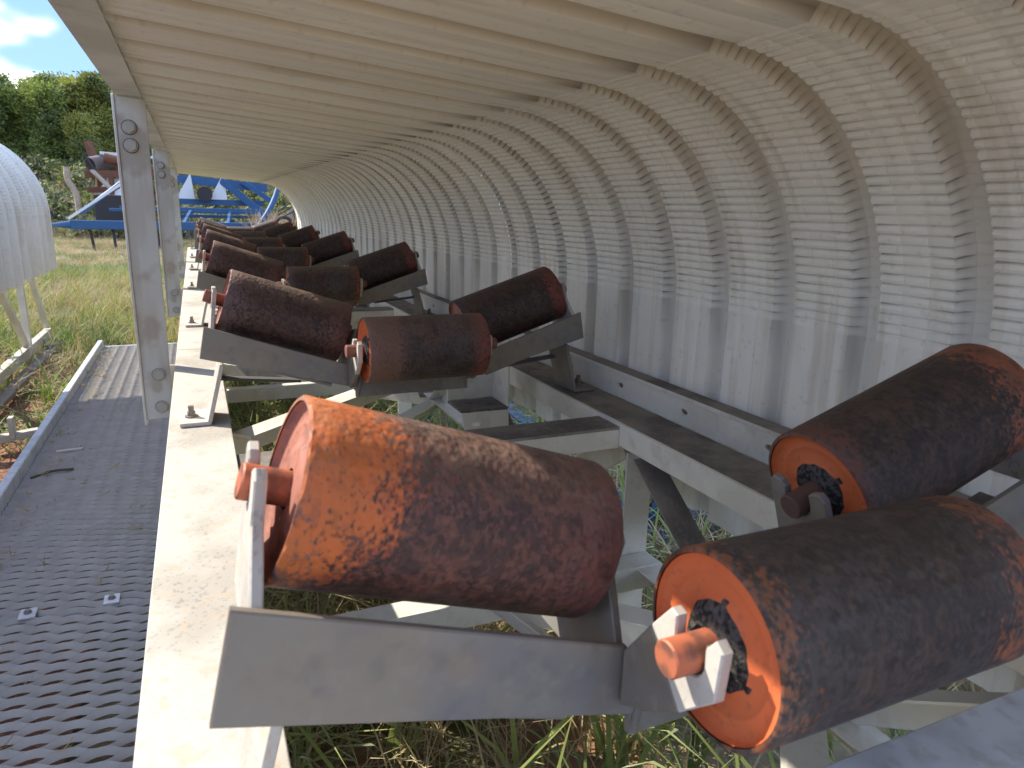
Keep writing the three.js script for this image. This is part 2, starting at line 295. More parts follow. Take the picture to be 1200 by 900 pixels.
// ---------------------------------------------------------------- hood profile (x, y, outward normal) by arc length
function hoodProfile(x0, yb) {
  const pts = [], yAt = (x) => 0.465 - 0.08 * (x - 0.207);
  const roof = []; for (let i = 0; i <= 8; i++) roof.push([x0 + (0.207 - x0) * i / 8, yAt(x0 + (0.207 - x0) * i / 8)]);
  const arc = []; const N = 400; for (let i = 0; i <= N; i++) { const t = Math.PI / 2 * (1 - i / N) ; arc.push([0.19 + 0.333 * Math.cos(t), 0.09 + 0.3755 * Math.sin(t)]); }
  let a0 = 0; while (arc[a0][0] < 0.2085) a0++;
  const arcL = [0]; const A = [roof[8], ...arc.slice(a0)]; for (let i = 1; i < A.length; i++) arcL.push(arcL[i - 1] + Math.hypot(A[i][0] - A[i - 1][0], A[i][1] - A[i - 1][1]));
  const at = (s) => { let i = 1; while (i < A.length - 1 && arcL[i] < s) i++; const t = clamp((s - arcL[i - 1]) / (arcL[i] - arcL[i - 1])); return [A[i - 1][0] + (A[i][0] - A[i - 1][0]) * t, A[i - 1][1] + (A[i][1] - A[i - 1][1]) * t]; };
  const total = arcL[arcL.length - 1];
  let S = 0;
  for (let i = 0; i < 8; i++) { pts.push({ x: roof[i][0], y: roof[i][1], s: S, c: 0, k: 0 }); S += Math.hypot(roof[1][0] - roof[0][0], roof[1][1] - roof[0][1]); }
  const C = 37, T = [0, 0.13, 0.5, 0.86];
  for (let k = 0; k < C; k++) for (let q = 0; q < 4; q++) {
    const s = (k + T[q]) / C * total, p = at(s);
    pts.push({ x: p[0], y: p[1], s: S + s, c: [0, 0.72, 1, 0.8][q], k: [1, 0.35, 0.0, 0.2][q], crimp: true, amp: Math.min(1, 0.3 + k * 0.14, 0.35 + (C - 1 - k) * 0.2) });
  }
  for (let i = 0; i <= 5; i++) { const y = 0.09 + (yb - 0.09) * i / 5; pts.push({ x: 0.523, y, s: S + total + (0.09 - y), c: i ? 0 : 0, k: i ? 0 : 0.5 }); }
  for (let i = 0; i < pts.length; i++) { const a = pts[Math.max(0, i - 3)], b = pts[Math.min(pts.length - 1, i + 3)]; const l = Math.hypot(b.x - a.x, b.y - a.y); pts[i].nx = -(b.y - a.y) / l; pts[i].ny = (b.x - a.x) / l; }
  return pts;
}
// one period across the ribs, towards -z: [dz, outward offset, crimp weight, crease dirt]
const RIB = 0.163;
const PERIOD = [[0.0, 0, 1, 1], [0.0012, 0.0, 1, 0.5], [0.033, 0, 1, 0.14], [0.036, 0.0012, 1, 0.2], [0.039, 0, 1, 0.14], [0.073, 0, 1, 0.14], [0.076, 0.0012, 1, 0.2], [0.079, 0, 1, 0.14], [0.1108, 0, 1, 0.5], [0.112, 0, 1, 1], [0.116, 0.009, 0.7, 0.6], [0.1235, 0.024, 0.18, 0.1], [0.1495, 0.024, 0.18, 0.1], [0.157, 0.0125, 0.62, 0.9]];
function hoodSheet(prof, zs, jig, outside = false) {   // zs: list of [z, offset, weight, dirt]
  const n = prof.length, m = zs.length, pos = new Float32Array(n * m * 3), uv = new Float32Array(n * m * 2), col = new Float32Array(n * m * 3), idx = [];
  for (let j = 0; j < m; j++) for (let i = 0; i < n; i++) {
    const p = prof[i], [z, off, w, dirt] = zs[j];
    const h = hash(i >> 2, Math.round(z * 400), jig);
    const o = off + (p.crimp ? (1 - p.c) * 0.0056 * w * p.amp * (0.7 + 0.6 * h) : 0);
    const q = (j * n + i);
    pos[q * 3] = p.x + p.nx * o; pos[q * 3 + 1] = p.y + p.ny * o; pos[q * 3 + 2] = z + (p.crimp && dirt === 1 && j > 0 && j < m - 1 ? (p.c - 0.6) * 0.0022 * (j % 2 ? -1 : 1) : 0);
    uv[q * 2] = p.s; uv[q * 2 + 1] = z;
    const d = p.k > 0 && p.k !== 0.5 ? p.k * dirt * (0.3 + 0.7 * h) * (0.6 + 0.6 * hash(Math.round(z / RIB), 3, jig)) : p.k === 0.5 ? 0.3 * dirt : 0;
    const wall = sst(0.7, 1.3, p.s), gt = off > 0.005 ? mix([0.72, 0.63, 0.50], [0.82, 0.81, 0.79], wall) : mix([1, 0.97, 0.9], [1, 0.985, 0.95], wall), c = outside ? mix([0.9, 0.9, 0.88], [0.5, 0.48, 0.45], 0.8 * clamp(d)) : mix(gt, [0.12, 0.085, 0.06], clamp(d * 1.1));  // gt: dust-brown grooves on the roof, groove shading mixed in down the wall
    col[q * 3] = c[0]; col[q * 3 + 1] = c[1]; col[q * 3 + 2] = c[2];
    if (i < n - 1 && j < m - 1) outside ? idx.push(q, q + 1, q + n, q + 1, q + n + 1, q + n) : idx.push(q, q + n, q + 1, q + 1, q + n, q + n + 1);
  }
  let g = new THREE.BufferGeometry();
  g.setAttribute('position', new THREE.BufferAttribute(pos, 3)); g.setAttribute('uv', new THREE.BufferAttribute(uv, 2)); g.setAttribute('color', new THREE.BufferAttribute(col, 3)); g.setIndex(idx);
  g.computeVertexNormals();
  return toCreasedNormals(g, 0.5);
}
function zLine(zFirst, ribs) {        // ribs starting at the near edge of a pan, running to -z
  const out = [];
  for (let k = 0; k < ribs; k++) for (const [d, o, w, s] of PERIOD) out.push([zFirst - k * RIB - d, o, w, s]);
  out.push([zFirst - ribs * RIB, 0, 1, 1]); return out;
}
function hoodPart(name, parent, prof, zFirst, ribs, jig, lift = [0, 0, 0], outside = false) {
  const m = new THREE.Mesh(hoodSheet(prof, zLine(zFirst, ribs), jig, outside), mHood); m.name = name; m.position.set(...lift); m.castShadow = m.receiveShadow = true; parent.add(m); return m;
}
const Z0 = -0.632;                    // near edge of the pan whose corner shows at the rail
const SEAM1 = Z0 - 7 * RIB, SEAM2 = SEAM1 - 8 * RIB;
const hood = thing('conveyor_hood', 'long cream crimp-curved steel hood arching over the rusty rollers', 'hood');
{
  const prof = hoodProfile(-0.548, -0.34);
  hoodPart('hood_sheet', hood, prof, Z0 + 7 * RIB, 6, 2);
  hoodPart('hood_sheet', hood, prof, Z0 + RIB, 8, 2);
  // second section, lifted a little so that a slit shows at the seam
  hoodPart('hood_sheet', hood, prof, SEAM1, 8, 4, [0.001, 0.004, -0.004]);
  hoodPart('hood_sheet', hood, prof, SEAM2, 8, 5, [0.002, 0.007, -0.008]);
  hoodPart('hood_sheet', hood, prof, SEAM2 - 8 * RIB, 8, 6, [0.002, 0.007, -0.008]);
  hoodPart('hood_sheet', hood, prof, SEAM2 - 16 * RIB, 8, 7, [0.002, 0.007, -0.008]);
  const ez = SEAM2 - 24 * RIB - 0.008;  // far end of the hood
  const near = Z0 + 7 * RIB + 0.01;
  const joints = [near, -1.70, -3.6, -5.5, ez];
  for (let i = 0; i < 4; i++) mesh('edge_angle', angle(V(-0.549, 0.513 + 0.0, joints[i] - 0.003), V(-0.549, 0.513, joints[i + 1] + 0.003), V(1, -0.06, 0), 0.058, V(0, 1, 0), 0.014, 0.005), mCream, hood, 1.3);
}
// posts carrying the roof edge, bolted to the truss
[[-1.70, 'nearest cream steel post under the roof edge with four bolt heads'], [-3.6, 'cream steel roof post half hidden directly behind the nearest post'], [-5.5, 'farthest roof post, a thin sliver behind the two nearer posts']].forEach(([z, label], i) => {
  const t = thing('roof_post', label, 'post', [-0.518, -0.293, z], 'posts under the hood edge');
  const sh = [[-0.032, 0], [0.033, 0.004], [0.034, 0.797], [-0.032, 0.803]];
  mesh('post_plate', plate(sh, 0.006, V(0, 0, 0), V(1, 0, 0), V(0, 1, 0)), mPost, t, 1.2);
  mesh('post_flange', box(-0.038, -0.032, -0.012, 0.806, -0.06, 0.008), mCream, t, 1.2);
  for (const y of [0.034, 0.122, 0.69, 0.732]) {
    const b = mesh('bolt', hexBolt(0.0135, 0.009, V(y > 0.5 ? -0.006 : 0.006, y, 0.003), V(0, 0, 1), 1.16), mBoltPaint, t, 0);
    { const r = new THREE.TorusGeometry(0.0152, y > 0.5 ? 0.0026 : 0.0014, 6, 24); r.translate(y > 0.5 ? -0.006 : 0.006, y, 0.0035); mesh('rust_ring', r, mRing, b, 0); }
  }
});

// ---------------------------------------------------------------- truss
const truss = thing('conveyor_truss', 'white painted steel truss carrying the roller frames between grass and hood', 'truss');
{
  const zn = 1.6, zf = -7.4, yt = -0.148;
  // sun-side stringer, a channel laid flat, in three lengths
  for (const [a, b] of [[zn, -1.905], [-1.909, -4.045], [-4.049, zf]]) {
    const dy = a < -4 ? -0.006 : 0;
    mesh('stringer', [box(-0.472, -0.362, yt - 0.008 + dy, yt + dy, b, a, 0.002), box(-0.370, -0.362, yt - 0.05 + dy, yt - 0.0085 + dy, b, a), box(-0.472, -0.464, yt - 0.05 + dy, yt - 0.0085 + dy, b, a)], mBeam, truss, 1.6);
  }
  // shaded stringer: lip and a dirty top
  for (const [a, b] of [[zn, -1.905], [-1.909, -4.045], [-4.049, zf]]) {
    mesh('stringer', [box(0.364, 0.372, yt - 0.048, yt + 0.0005, b, a, 0.002)], mCream, truss, 1.6);
    mesh('stringer_top', [box(0.3725, 0.476, yt - 0.007, yt - 0.0008, b, a, 0.001)], mDirt, truss, 1.4);
  }
  // rail that the hood stands on: slotted web and top flange
  const web = new THREE.Shape([[-zn, 0], [-zf, 0], [-zf, 0.056], [-zn, 0.056]].map(([x, y]) => new THREE.Vector2(x, y)));
  for (let z = -0.32; z > zf; z -= 0.236) { const s = new THREE.Path(); s.absellipse(-z, 0.03, 0.011, 0.0055, 0, Math.PI * 2); web.holes.push(s); }
  mesh('hood_rail', [plate(web, 0.005, V(0.479, yt, 0), V(0, 0, -1), V(0, 1, 0), [], 0.0008)], mCream, truss, 1.4);
  mesh('rail_flange', box(0.4765, 0.519, yt + 0.0565, yt + 0.0615, zf, zn, 0.001), mDirt, truss, 1.3);
  mesh('rail_lip', box(0.4725, 0.4763, yt + 0.0545, yt + 0.0622, zf, zn, 0.001), mCream, truss, 1.3);
  // bottom chords
  const yb = -0.43;
  for (const s of [-1, 1]) mesh('bottom_chord', angle(V(s * 0.43, yb, zn), V(s * 0.43, yb, zf), V(0, -1, 0), 0.06, V(-s, 0, 0), 0.06), mCream, truss, 1.2);
  const nodes = [0.95, 0.05, -0.85, -1.75, -2.65, -3.55, -4.45, -5.35, -6.25, -7.15];
  for (const s of [-1, 1]) nodes.forEach((z, i) => {
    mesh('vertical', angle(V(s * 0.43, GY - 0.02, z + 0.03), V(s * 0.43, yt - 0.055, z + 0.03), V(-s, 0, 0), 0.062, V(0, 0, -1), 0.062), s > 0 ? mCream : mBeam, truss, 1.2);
    if (i < nodes.length - 1) {
      const zm = z - 0.45;
      mesh('diagonal', angle(V(s * 0.412, yt - 0.05, z - 0.06), V(s * 0.412, yb - 0.01, zm + 0.03), V(-s, 0, 0), 0.05, V(0, -0.7, 0.7), 0.05, 0.005), mCream, truss, 1.2);
      mesh('diagonal', [angle(V(s * 0.412, yt - 0.05, z - 0.9 + 0.075), V(s * 0.412, yb - 0.01, zm - 0.03), V(-s, 0, 0), 0.06, V(0, -0.7, -0.7), 0.05, 0.005)], s > 0 ? mDirt : mCream, truss, 1.2);
    }
    // gusset plates at the top nodes
    mesh('gusset', plate([[-0.1, 0], [0.1, 0], [0.06, -0.09], [-0.06, -0.09]], 0.006, V(s * 0.438, yt - 0.052, z), V(0, 0, 1), V(0, 1, 0)), mCream, truss, 1.2);
  });
  // cross beams with grimy upper leg, and plan bracing
  for (const z of [0.97, -0.855, -2.655, -4.455, -6.255]) {
    mesh('cross_beam', box(-0.361, 0.3635, yt - 0.052, yt - 0.0125, z, z + 0.006, 0.001), mCream, truss, 1.2);
    mesh('cross_beam_top', box(-0.361, 0.3635, yt - 0.0125, yt - 0.0065, z - 0.078, z + 0.006, 0.001), mDirt, truss, 1.2);
  }
  const brace = (a, b, y, m = mCream) => mesh('plan_brace', angle(V(a[0], y, a[1]), V(b[0], y, b[1]), V(0, -1, 0), 0.055, V(b[1] - a[1], 0, a[0] - b[0]).multiplyScalar(-1), 0.055, 0.005), m, truss, 1.2);
  for (const k of [0, 1, 2, 3]) {
    const z = -1.22 - 1.8 * k;
    brace([-0.36, z], [0.36, z - 0.66], yt - 0.055);
    brace([0.36, z + 1.12 - 0.9], [-0.36, z + 0.22], yt - 0.058 );
  }
  for (const k of [-1, 0, 1, 2, 3]) {
    const z = -0.42 - 1.8 * k;
    brace([0.42, z], [-0.42, z - 0.9], yb);
    brace([-0.42, z - 0.9], [0.42, z - 1.8], yb - 0.002);
  }
  for (const z of [-0.76, -2.5, -4.3]) mesh('lower_cross_bar', angle(V(-0.42, yb + 0.004, z), V(0.42, yb + 0.004, z), V(0, 0, -1), 0.05, V(0, -1, 0), 0.05, 0.005), mCream, truss, 1.2);
  mesh('lower_strut', angle(V(0.03, yb - 0.003, -0.77), V(0.17, -0.52, -0.55), V(0, 0.5, 0.5), 0.04, V(1, 0, 0.3), 0.03, 0.004), mBeam, truss, 1.2);
  // cleats tying the posts to the stringer
  for (const z of [-1.71, -3.61, -5.51]) mesh('post_cleat', box(-0.5, -0.4725, -0.28, -0.152, z - 0.012, z - 0.004), mCream, truss, 1.2);
}
// slotted bracket hanging past the second roller set
{
  const t = thing('slotted_bracket', 'cream slotted angle bracket hanging under the second set of rollers', 'bracket', [0.23, -0.215, -1.3]);
  const sl = (x, z) => { const p = new THREE.Path(); p.absellipse(x, z, 0.012, 0.006, 0, Math.PI * 2); return p; };
  mesh('shelf', plate([[-0.065, -0.05], [0.062, -0.05], [0.062, 0.05], [-0.065, 0.05]], 0.007, V(0, 0, 0), V(1, 0, 0), V(0, 0, -1), [sl(-0.02, 0.01), sl(0.03, -0.018)]), mDirt, t);
  mesh('back_plate', plate([[-0.065, 0.004], [0.062, 0.004], [0.062, 0.2], [-0.065, 0.2]], 0.007, V(0, 0, -0.054), V(1, 0, 0), V(0, 1, 0)), mCream, t);
  mesh('end_plate', plate([[-0.05, 0], [0.05, 0], [0.05, 0.17], [-0.05, 0.17]], 0.006, V(0.062, 0.003, 0), V(0, 0, -1), V(0, 1, 0)), mCream, t);
  const lip = mesh('front_lip', plate([[-0.065, 0], [0.062, 0], [0.05, -0.07], [-0.06, -0.08]], 0.006, V(0, -0.004, 0.052), V(1, 0, 0), V(0, 0.9, -0.43).normalize(), [sl(-0.03, -0.03)]), mCream, t);
  void lip;
}
// galvanised tie plate across the truss, nearest the camera
{
  const t = thing('tie_plate', 'pale galvanised flat plate crossing low in front of the nearest rollers', 'plate', [0, -0.142, 0.1]);
  mesh('flat_bar', box(-0.36, 0.3625, -0.006, 0.0, -0.108, 0.2, 0.002), mGalv, t, 2.2);
  for (const x of [-0.32, 0.32]) mesh('bolt', hexBolt(0.011, 0.009, V(x, 0, 0), V(0, 1, 0)), mBolt, t, 0);
}

// ---------------------------------------------------------------- idler frames and rollers
const RL = 0.239, RR = 0.0635, TA = 0.3209, GX = 0.0135, WY = 0.0085, WZ = -0.153;
const slotPoly = (pre, post) => {       // outline with an open slot round the shaft at (0, 0)
  const s = new THREE.Shape(); s.moveTo(...pre[0]); for (const p of pre.slice(1)) s.lineTo(...p);
  s.lineTo(-0.0142, 0.012); s.lineTo(-0.0142, 0.001);
  s.absarc(0, 0.001, 0.0142, Math.PI, 2 * Math.PI, false);
  s.lineTo(0.0142, 0.014); for (const p of post) s.lineTo(...p); s.closePath(); return s;
};
function frame(z, hPlate, label) {
  const t = thing('idler_frame', label, 'roller frame', [0, 0, z], 'steel frames carrying the rollers');
  const c = Math.cos(TA), s = Math.sin(TA);
  const wing = (sx) => ({ o: V(sx * (RL / 2 + GX), WY, WZ), ax: V(sx * c, s, 0), n: V(-sx * s, c, 0) });
  const pf = -0.075, top = -0.05, bot = top - hPlate;
  // base plate in the middle, wing plates at the sides (front faces at pf)
  const kx = RL / 2 + 0.006;
  mesh('base_plate', box(-kx + 0.004, kx - 0.004, bot - 0.004, top - 0.002, pf - 0.0085, pf - 0.0012, 0.0012), mSteel, t, 1.7);
  mesh('base_flange', box(-kx + 0.012, kx - 0.012, bot - 0.004, bot + 0.003, pf - 0.072, pf - 0.009, 0.0012), mSteel, t, 1.7);
  for (const sx of [-1, 1]) {
    const w = wing(sx), L = RL + 0.023;
    const o = w.o.clone().setZ(pf - 0.0035);
    const ax = V(c, sx * s, 0), ay = V(-sx * s, c, 0);
    const P = sx < 0 ? [[-L, top + 0.002], [-L + 0.008, bot], [0.064, bot + 0.018], [0.021, top]] : [[-0.021, top], [-0.064, bot + 0.018], [L - 0.008, bot], [L, top + 0.002]];
    mesh('wing_plate', plate(P, 0.007, o, ax, ay), mSteel, t, 1.7);
    const f0 = w.o.clone().setZ(pf - 0.042).addScaledVector(w.n, bot + 0.008);
    mesh('wing_flange', bar(f0.clone().addScaledVector(w.ax, 0.004), f0.clone().addScaledVector(w.ax, L - 0.035), 0.066, 0.007, w.n), mSteel, t, 1.7);
    // weld bead at the knee
    const bead = new THREE.CylinderGeometry(0.0035, 0.0035, hPlate * 0.95, 8); bead.rotateZ(sx * TA * 0.5); bead.translate(sx * (kx - 0.012), top - 0.002 - hPlate / 2, pf + 0.0005); mesh('weld', bead, mSteel, t, 0);
    // wing roller brackets, across the wing axis, at its outer and inner end
    for (const [d, nm] of [[RL + 0.0165, 'outer_bracket'], [-0.0195, 'inner_bracket']]) {
      const po = w.o.clone().addScaledVector(w.ax, d);
      const sh = slotPoly([[-0.034, -0.088], [-0.034, 0.014], [-0.028, 0.02], [-0.019, 0.017]], [[0.019, 0.017], [0.028, 0.02], [0.034, 0.014], [0.036, -0.014], [0.07, top - 0.002], [0.07, -0.088]]);
      const up = nm === 'outer_bracket' ? V(-sx * 0.14, 0.99, 0).normalize() : w.n;
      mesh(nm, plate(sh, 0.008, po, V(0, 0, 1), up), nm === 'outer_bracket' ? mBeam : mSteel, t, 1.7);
    }
    // middle roller arm, cantilevered towards the viewer: pale slotted head, back part greyed for the roller shadow across it
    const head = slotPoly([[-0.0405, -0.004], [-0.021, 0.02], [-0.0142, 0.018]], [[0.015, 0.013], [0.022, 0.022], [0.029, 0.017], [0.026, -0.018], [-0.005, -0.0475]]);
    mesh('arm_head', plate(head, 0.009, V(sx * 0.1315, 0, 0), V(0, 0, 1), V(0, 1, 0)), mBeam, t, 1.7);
    mesh('arm_shaded_back', plate([[-0.0708, -0.044], [-0.0413, -0.0045], [-0.0058, -0.048], [-0.04, -0.073], [-0.0708, -0.09]], 0.008, V(sx * 0.1315, 0, 0), V(0, 0, 1), V(0, 1, 0)), mSteel, t, 1.7);
    // leg and foot: a flat bar bent at the bottom and bolted to the stringer
    const z0 = pf - 0.062, k0 = V(sx * 0.343, 0, z0), lt = w.o.clone().addScaledVector(w.ax, 0.213).addScaledVector(w.n, bot - 0.004); k0.y = lt.y; k0.x = lt.x;
    const kb = V(sx * 0.399, -0.1415, z0);
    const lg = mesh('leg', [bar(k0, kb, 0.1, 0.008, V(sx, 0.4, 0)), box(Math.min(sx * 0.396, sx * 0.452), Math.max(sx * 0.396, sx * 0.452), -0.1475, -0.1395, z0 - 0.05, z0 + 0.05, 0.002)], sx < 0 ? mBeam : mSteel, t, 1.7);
    mesh('bolt', [...hexBolt(0.0085, 0.009, V(sx * 0.431, -0.1395, z0 + 0.005), V(0, 1, 0), 1.45), (() => { const g = new THREE.CylinderGeometry(0.0055, 0.0055, 0.02, 10); g.translate(sx * 0.431, -0.127, z0 + 0.005); return g; })()], mBolt, lg, 0);
    // strut from the leg to the underside of the wing
    const sA = k0.clone().lerp(kb, 0.38).setZ(z0 - 0.03), sB = w.o.clone().addScaledVector(w.ax, 0.05).addScaledVector(w.n, bot - 0.012).setZ(z0 - 0.03);
    mesh('strut', bar(sA, sB, 0.024, 0.006), mDarkSteel, t, 1.7);
  }
  return t;
}
// roller along local x
function shellGeo() {
  const N = 72, prof = [[-RL / 2, RR - 0.004], [-RL / 2, RR - 0.0015], [-RL / 2 + 0.0015, RR], ...[...Array(11)].map((_, i) => [-RL / 2 + 0.004 + (RL - 0.008) * i / 10, RR]), [RL / 2 - 0.0015, RR], [RL / 2, RR - 0.0015], [RL / 2, RR - 0.004]];
  const pos = [], uv = [], idx = [];
  prof.forEach(([x, r]) => { for (let j = 0; j <= N; j++) { const a = j / N * 2 * Math.PI; pos.push(x, r * Math.cos(a), r * Math.sin(a)); uv.push(j / N, (x + RL / 2) / RL); } });
  for (let i = 0; i < prof.length - 1; i++) for (let j = 0; j < N; j++) { const q = i * (N + 1) + j; idx.push(q, q + 1, q + N + 1, q + 1, q + N + 2, q + N + 1); }
  const g = new THREE.BufferGeometry(); g.setAttribute('position', new THREE.Float32BufferAttribute(pos, 3)); g.setAttribute('uv', new THREE.Float32BufferAttribute(uv, 2)); g.setIndex(idx); g.computeVertexNormals();
  return toCreasedNormals(g, 0.9);
}
const SHELL = shellGeo();
function lathe(pts, sx) { const g = new THREE.LatheGeometry(pts.map(([r, x]) => new THREE.Vector2(r, x)), 64); g.rotateZ(-Math.PI / 2); if (sx < 0) g.rotateY(Math.PI); return g; }
const capGeo = (sx) => lathe([[RR - 0.0045, RL / 2 - 0.001], [RR - 0.006, RL / 2 - 0.0055], [RR - 0.012, RL / 2 - 0.0075], [0.046, RL / 2 - 0.0072], [0.0445, RL / 2 - 0.0062], [0.043, RL / 2 - 0.0075], [0.034, RL / 2 - 0.0075], [0.030, RL / 2 - 0.005], [0.026, RL / 2 - 0.0045], [0.014, RL / 2 - 0.0045]], sx);
function greaseGeo(sx, k, rad) {        // ragged pad of old grease round the seal
  const N = 60, pos = [], idx = [], rings = [0.0125, rad * 0.5, rad * 0.8, 1];
  rings.forEach((r, q) => { for (let j = 0; j <= N; j++) { const a = j / N * 2 * Math.PI, w = Math.sin(3 * a + k) * 0.5 + Math.sin(7 * a + 2 * k) * 0.3 + Math.sin(13 * a + k * 3) * 0.25; const R = q === 3 ? rad * (1.06 + 0.07 * w) : r; pos.push((RL / 2 - 0.0035 + [0.004, 0.0035, 0.0022, -0.0035][q]) * 1, R * Math.cos(a), R * Math.sin(a)); } });
  for (let i = 0; i < 3; i++) for (let j = 0; j < N; j++) { const q = i * (N + 1) + j; idx.push(q, q + N + 1, q + 1, q + 1, q + N + 1, q + N + 2); }
  const g = new THREE.BufferGeometry(); g.setAttribute('position', new THREE.Float32BufferAttribute(pos, 3)); g.setIndex(idx);
  if (sx < 0) g.rotateY(Math.PI); g.computeVertexNormals(); g.setAttribute('uv', new THREE.Float32BufferAttribute(new Float32Array(pos.length / 3 * 2), 2)); return g;
}
const SHAFT = (() => { const g = new THREE.CylinderGeometry(0.0122, 0.0122, RL + 0.066, 32, 1); const e = new THREE.CylinderGeometry(0.0112, 0.0122, 0.0012, 32); const f = e.clone(); e.translate(0, RL / 2 + 0.0336, 0); f.rotateX(Math.PI); f.translate(0, -RL / 2 - 0.0336, 0); const h = mergeGeometries([g, e, f]); h.rotateZ(-Math.PI / 2); return h; })();
function makeRoller(mat, cap, shaft, grease) {
  const o = new THREE.Group();
  const sh = new THREE.Mesh(SHELL, mat); sh.name = 'shell'; o.add(sh);
  for (const sx of [-1, 1]) { mesh('end_cap', capGeo(sx), cap, o, 4); if (grease) mesh('seal', greaseGeo(sx, grease + sx, 0.03), mGrease, o, 20); }
  mesh('shaft', SHAFT, shaft, o, 6);
  o.traverse((m) => { if (m.isMesh) m.castShadow = m.receiveShadow = true; });
  return o;
}
const protos = {
  nearLeft: makeRoller(rollerMats.nearLeft, mOrangeWorn, mShaft, 0), nearMiddle: makeRoller(rollerMats.nearMiddle, mOrange, mShaft, 511), nearRight: makeRoller(rollerMats.nearRight, mOrange, mShaftDark, 533),
  secondMiddle: makeRoller(rollerMats.secondMiddle, mOrange, mShaftRust, 551), left: makeRoller(rollerMats.left, mOrangeWorn, mShaftRust, 0), middle: makeRoller(rollerMats.middle, mOrangeWorn, mShaftRust, 571), right: makeRoller(rollerMats.right, mOrangeWorn, mShaftDark, 591),
};
protos.nearLeft.children.find((m) => m.name === 'shaft').scale.x = 0.95;
const firstOf = {};
function roller(kind, z, side, label, spin) {
  const first = !firstOf[kind]; firstOf[kind] = true;
  const o = first ? protos[kind] : protos[kind].clone();
  o.name = numbered('conveyor_roller'); scene.add(o);
  const c = Math.cos(TA), s = Math.sin(TA);
  if (side === 0) o.position.set(0, 0, z); else o.position.set(side * (RL / 2 + GX + RL / 2 * c), WY + RL / 2 * s, z + WZ);
  o.rotation.set(0, 0, side * TA);
  o.children[0].rotation.x = spin; // the shell turns on its shaft
  o.userData = { label, category: 'roller', group: 'conveyor rollers' };
  return o;
}
const ROWS = [0, -1.013, -2.226, -3.45, -4.6, -5.75, -6.95];
const nth = ['nearest', 'second', 'third', 'fourth', 'fifth', 'sixth', 'last'];
const frameLabels = ['large grey steel frame plate in front, holding the nearest three rollers', 'grey steel frame under the second roller set, legs bolted to both beams', 'grey steel frame under the third roller set from the camera', 'grey steel frame under the fourth roller set from the camera', 'grey steel frame under the fifth roller set from the camera', 'grey steel frame under the sixth roller set from the camera', 'grey steel frame under the last sunlit roller set at hood end'];
const rollLabels = [
  ['large rusty roller in front centre-left with bright orange band at its left end', 'rusty roller at lower right showing orange end face and black grease ring', 'dark rusty roller at right edge behind the lower one, orange end face'],
  ['dark brown left roller of second set, reddish flecks at both ends', 'middle roller of second set, worn orange ends and dark centre band', 'right-hand roller of second set, red right end against the hood wall'],
  ['left roller of third set, sunlit stripe along its top', 'middle roller of third set, orange right end behind the second set', 'right-hand roller of third set, red end and pale smears'],
];
ROWS.forEach((z, i) => {
  frame(z, i === 0 ? 0.072 : 0.058, frameLabels[i]);
  const kinds = i === 0 ? ['nearLeft', 'nearMiddle', 'nearRight'] : i === 1 ? ['left', 'secondMiddle', 'right'] : ['left', 'middle', 'right'];
  ['left', 'middle', 'right'].forEach((sd, k) => {
    const lb = rollLabels[i]?.[k] ?? (i === 6 ? `${sd === 'right' ? 'right-hand' : sd} roller of the last set, sunlit past the end of the hood` : `rusty ${sd === 'right' ? 'right-hand' : sd} roller of the ${nth[i]} set from the camera`);
    roller(kinds[k], z, k - 1, lb, i === 0 ? 0 : 0.5 * (hash(i, k, 5) - 0.5));
  });
});

